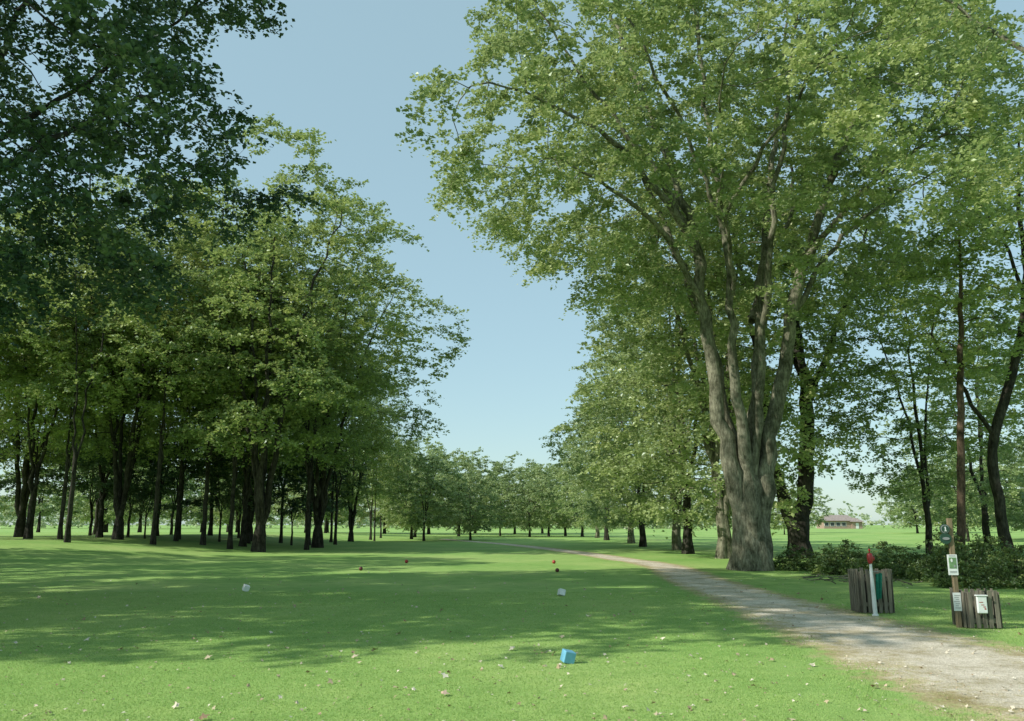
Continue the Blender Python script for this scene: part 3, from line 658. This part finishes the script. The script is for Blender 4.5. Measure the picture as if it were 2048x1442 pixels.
# ------------------------------------------------------------ picket enclosures, bins, washer, sign
def enclosure(x, y, wd, dp, h, rz, label, rng):
    e = empty('picket_enclosure', (x, y, 0), rz); tag(e, label, "fence", "picket bin enclosures")
    sides = [((-wd/2, -dp/2), (wd/2, -dp/2)), ((-wd/2, -dp/2), (-wd/2, dp/2)), ((wd/2, -dp/2), (wd/2, dp/2)), ((-wd/2, dp/2), (wd/2, dp/2))]
    for si, (a, c) in enumerate(sides):
        b = MB(); Ls = math.hypot(c[0]-a[0], c[1]-a[1]); ang = math.atan2(c[1]-a[1], c[0]-a[0]); nn = int(Ls/.095)
        nx_, ny_ = [(0, -1), (-1, 0), (1, 0), (0, 1)][si]
        for i in range(nn):
            t = (i+.5)/nn; q = (a[0]+(c[0]-a[0])*t+nx_*.022, a[1]+(c[1]-a[1])*t+ny_*.022)
            hh = h+rng.uniform(-.02, .02)
            b.box((q[0], q[1], hh/2+.015), (.064, .018, hh), WOODG, ang, .003, (rng.uniform(-.01, .01), rng.uniform(-.025, .025)))
        for zz in (h*.22, h*.82):
            b.box(((a[0]+c[0])/2, (a[1]+c[1])/2, zz), (Ls-.07, .022, .07), WOODG, ang)
        b.obj('picket_panel', e)
    for sx in (-1, 1):
        for sy in (-1, 1):
            b = MB(); b.box((sx*(wd/2-.03), sy*(dp/2-.05), h/2), (.06, .06, h*.96), WOODG, 0, .003); b.obj('corner_post', e)
    return e
rg = random.Random(4)
enclosure(6.69, 16.4, .58, .5, .76, -.03, "weathered grey picket enclosure around a bin beside the path", rg)
enclosure(7.40, 14.1, .50, .5, .56, -.05, "low weathered picket enclosure with a white box on it", rg)
e = empty('litter_bin', (6.69, 16.42, 0)); tag(e, "black plastic litter bin inside a picket enclosure", "bin")
b = MB(); r = .17; h = .68; b.lathe([(r*.82, .01), (r*.95, h*.9), (r, h*.9), (r, h), (r*.9, h), (r*.8, h*.3)], BLACK, n=24); b.obj('body', e)
e = empty('panel_box', (7.34, 13.79, 0), -.05); tag(e, "small white rectangular box with red markings on the picket enclosure", "box")  # box stands in for a small panel of unclear purpose
b = MB(); b.box((0, 0, .37), (.15, .05, .26), WHITE, 0, .012); b.box((0, -.002, .51), (.18, .07, .02), WHITE, 0, .006); b.obj('body', e)
b = MB()
for i, (cx_, cz, w_, h_) in enumerate([(-.02, .41, .06, .010), (.0, .37, .045, .010), (.025, .34, .035, .012), (.035, .31, .025, .02)]):
    b.box((cx_, -.026, cz), (w_, .004, h_), RED)
b.obj('red_marking', e)

e = empty('ball_washer', (6.47, 15.75, 0)); tag(e, "red golf ball washer on a white post with green towel", "ball washer")
b = MB(); b.lathe([(.055, 0), (.055, .03), (.04, .04), (.034, .5), (.024, .9), (.03, .92)], WHITE, n=18, tilt=(0, -.02)); b.obj('post', e)
b = MB(); b.lathe([(.022, .9), (.04, .93), (.05, .97), (.052, 1.03), (.046, 1.07), (.034, 1.09), (.02, 1.095)], RED, c=(-.02, 0, 0), n=20); b.box((.04, 0, 1.0), (.04, .035, .07), RED, 0, .01); b.obj('washer_body', e, smooth=True)
b = MB(); b.lathe([(.009, 1.09), (.009, 1.13), (.019, 1.135), (.022, 1.155), (.012, 1.17)], RED, c=(-.02, 0, 0), n=14); b.obj('plunger_handle', e, smooth=True)
rng = np.random.default_rng(2); V = []; Fq = []
for j in range(11):
    for i in range(9):
        z = .86-j*.045; x = .10+i*.014*(1-.02*j)
        V.append((x, -.0+.016*math.sin(i*1.4+j*.15)+.004*j, z-.01*math.sin(i*.8)))
for j in range(10):
    for i in range(8): Fq.append((j*9+i, j*9+i+1, j*9+10+i, j*9+9+i))
o = bpy.data.objects.new('towel', np_mesh('towel', V, Fq, TOWEL, True)); link(o); o.parent = e; o.location = (-.04, 0, -.12)
b = MB(); b.box((.04, 0, .77), (.16, .012, .012), METAL); b.obj('towel_hook', e)

# sign post
e = empty('sign_post', (7.06, 14.0, 0), -.1); tag(e, "brown wooden post carrying round plaque and white course cards", "sign")
b = MB(); b.box((0, 0, .85), (.07, .07, 1.70), WOODB, 0, .006); b.obj('post', e)
def disc(b, c, r, th, mat, n=28, sx=1, sz=1):
    vs = []
    for s_ in (-1, 1):
        for i in range(n):
            a = 2*math.pi*i/n; vs.append((c[0]+r*sx*math.cos(a), c[1]+s_*th/2, c[2]+r*sz*math.sin(a)))
    fs = [tuple(range(n)), tuple(range(2*n-1, n-1, -1))]+[(i, n+i, n+(i+1) % n, (i+1) % n) for i in range(n)]
    b.add(vs, fs, mat)
b = MB(); disc(b, (-.10, -.05, 1.53), .078, .02, GREENP); disc(b, (-.10, -.065, 1.53), .066, .008, GREY); disc(b, (-.10, -.072, 1.53), .056, .006, GREENP)
disc(b, (-.10, -.05, 1.38), .09, .024, GREENP, sx=.95, sz=.95)
disc(b, (-.10, -.069, 1.38), .045, .008, GREY, sx=1.2, sz=.5)
b.box((-.10, -.078, 1.535), (.016, .004, .06), WHITE); b.box((-.109, -.078, 1.556), (.012, .004, .010), WHITE); b.box((-.10, -.078, 1.50), (.038, .004, .009), WHITE)
b.obj('round_plaque', e)
b = MB(); b.box((-.03, -.05, .97), (.15, .012, .32), WHITE, 0, .003)
b.box((-.03, -.059, 1.00), (.11, .004, .17), MAPG); disc(b, (-.045, -.0635, 1.04), .025, .003, WHITE, sx=.6, sz=1.1); disc(b, (-.005, -.0635, .95), .02, .003, GREY, sx=.7)
b.box((-.03, -.058, 1.11), (.10, .003, .012), GREY); b.box((-.03, -.058, .87), (.11, .003, .009), GREY); b.box((-.03, -.058, .85), (.11, .003, .007), GREY)
b.obj('course_card', e)
b = MB(); b.box((-.01, -.045, .40), (.12, .012, .28), WHITE, 0, .003)
for i in range(7): b.box((-.01-.01*(i % 2), -.053, .50-i*.032), (.085-.02*(i % 3), .003, .008), GREY)
b.obj('notice_card', e)

# ------------------------------------------------------------ clubhouse
bx, by = 125, 335
e = empty('clubhouse', (bx, by, float(H(bx, by)))); tag(e, "single-storey tan brick clubhouse with brown hipped roof", "building")
b = MB(); b.box((0, 0, 1.5), (12, 8, 3), BRICK); b.box((6.5, -1.5, 1.3), (4, 6, 2.6), BRICK); b.obj('wall', e)
b = MB()
b.add([(-6.9, -4.8, 3), (6.9, -4.8, 3), (6.9, 4.8, 3), (-6.9, 4.8, 3), (-4.5, 0, 5.2), (4.5, 0, 5.2)], [(0, 1, 5, 4), (1, 2, 5), (2, 3, 4, 5), (3, 0, 4), (0, 3, 2, 1)], ROOF)
b.add([(3.5, -5.4, 2.62), (9.2, -5.4, 2.62), (9.2, 2.2, 2.62), (3.5, 2.2, 2.62), (6.4, -3.5, 4.1), (6.4, 0, 4.1)], [(0, 1, 4), (1, 2, 5, 4), (2, 3, 5), (3, 0, 4, 5), (0, 3, 2, 1)], ROOF)
b.obj('roof', e)
for i in range(4):
    b = MB(); b.box((0, 0, 0), (1.5, .1, 1.3), GLASS); o = b.obj('window', e, (-5.0+i*2.2, -4.06, 1.7))
    b = MB(); b.box((0, 0, .70), (1.7, .14, .1), WHITE); b.box((0, 0, -.70), (1.7, .14, .1), WHITE); b.box((-.8, 0, 0), (.1, .14, 1.3), WHITE); b.box((.8, 0, 0), (.1, .14, 1.3), WHITE); f_ = b.obj('frame', o)
b = MB(); b.box((0, 0, 0), (1.1, .1, 2.1), WHITE); b.obj('door', e, (6.5, -4.56, 1.1))

# ------------------------------------------------------------ light, sky, camera
EL = math.radians(36)
tosun = Vector((-.935, -.355, 0)).normalized()*math.cos(EL); tosun.z = math.sin(EL)
sd = bpy.data.lights.new('sun', 'SUN'); sd.energy = 5.0; sd.angle = math.radians(.5); sd.color = (1, .96, .86)
so = bpy.data.objects.new('sun', sd); link(so); so.rotation_euler = tosun.to_track_quat('Z', 'Y').to_euler(); so.location = (-30, -10, 40)
wld = bpy.data.worlds.new("World"); scene.world = wld; wld.use_nodes = True
nt = wld.node_tree; nt.nodes.clear(); L = nt.links
sk = nt.nodes.new('ShaderNodeTexSky'); sk.sky_type = 'NISHITA'; sk.sun_disc = False; sk.sun_elevation = EL; sk.sun_rotation = math.atan2(tosun.x, tosun.y)
sk.air_density = 1.0; sk.dust_density = .6; sk.ozone_density = 1.0
bg = nt.nodes.new('ShaderNodeBackground'); bg.inputs[1].default_value = .15
hs = nt.nodes.new('ShaderNodeMix'); hs.data_type = 'RGBA'; hs.blend_type = 'MULTIPLY'; hs.inputs[0].default_value = 1; hs.inputs[7].default_value = (1.0, 1.05, .96, 1)
hz = nt.nodes.new('ShaderNodeMix'); hz.data_type = 'RGBA'; hz.inputs[0].default_value = .56; hz.inputs[7].default_value = (3.4, 5.0, 5.5, 1)
wo = nt.nodes.new('ShaderNodeOutputWorld'); L.new(sk.outputs[0], hs.inputs[6]); L.new(hs.outputs[2], hz.inputs[6]); L.new(hz.outputs[2], bg.inputs[0]); L.new(bg.outputs[0], wo.inputs[0])

cd = bpy.data.cameras.new('camera'); cd.sensor_width = 36; cd.lens = 36*1704/2048; cd.clip_end = 6000; cd.clip_start = .1
co = bpy.data.objects.new('camera', cd); link(co); co.location = (0, 0, 1.6); co.rotation_euler = (math.radians(90+10.9), 0, 0)
scene.camera = co
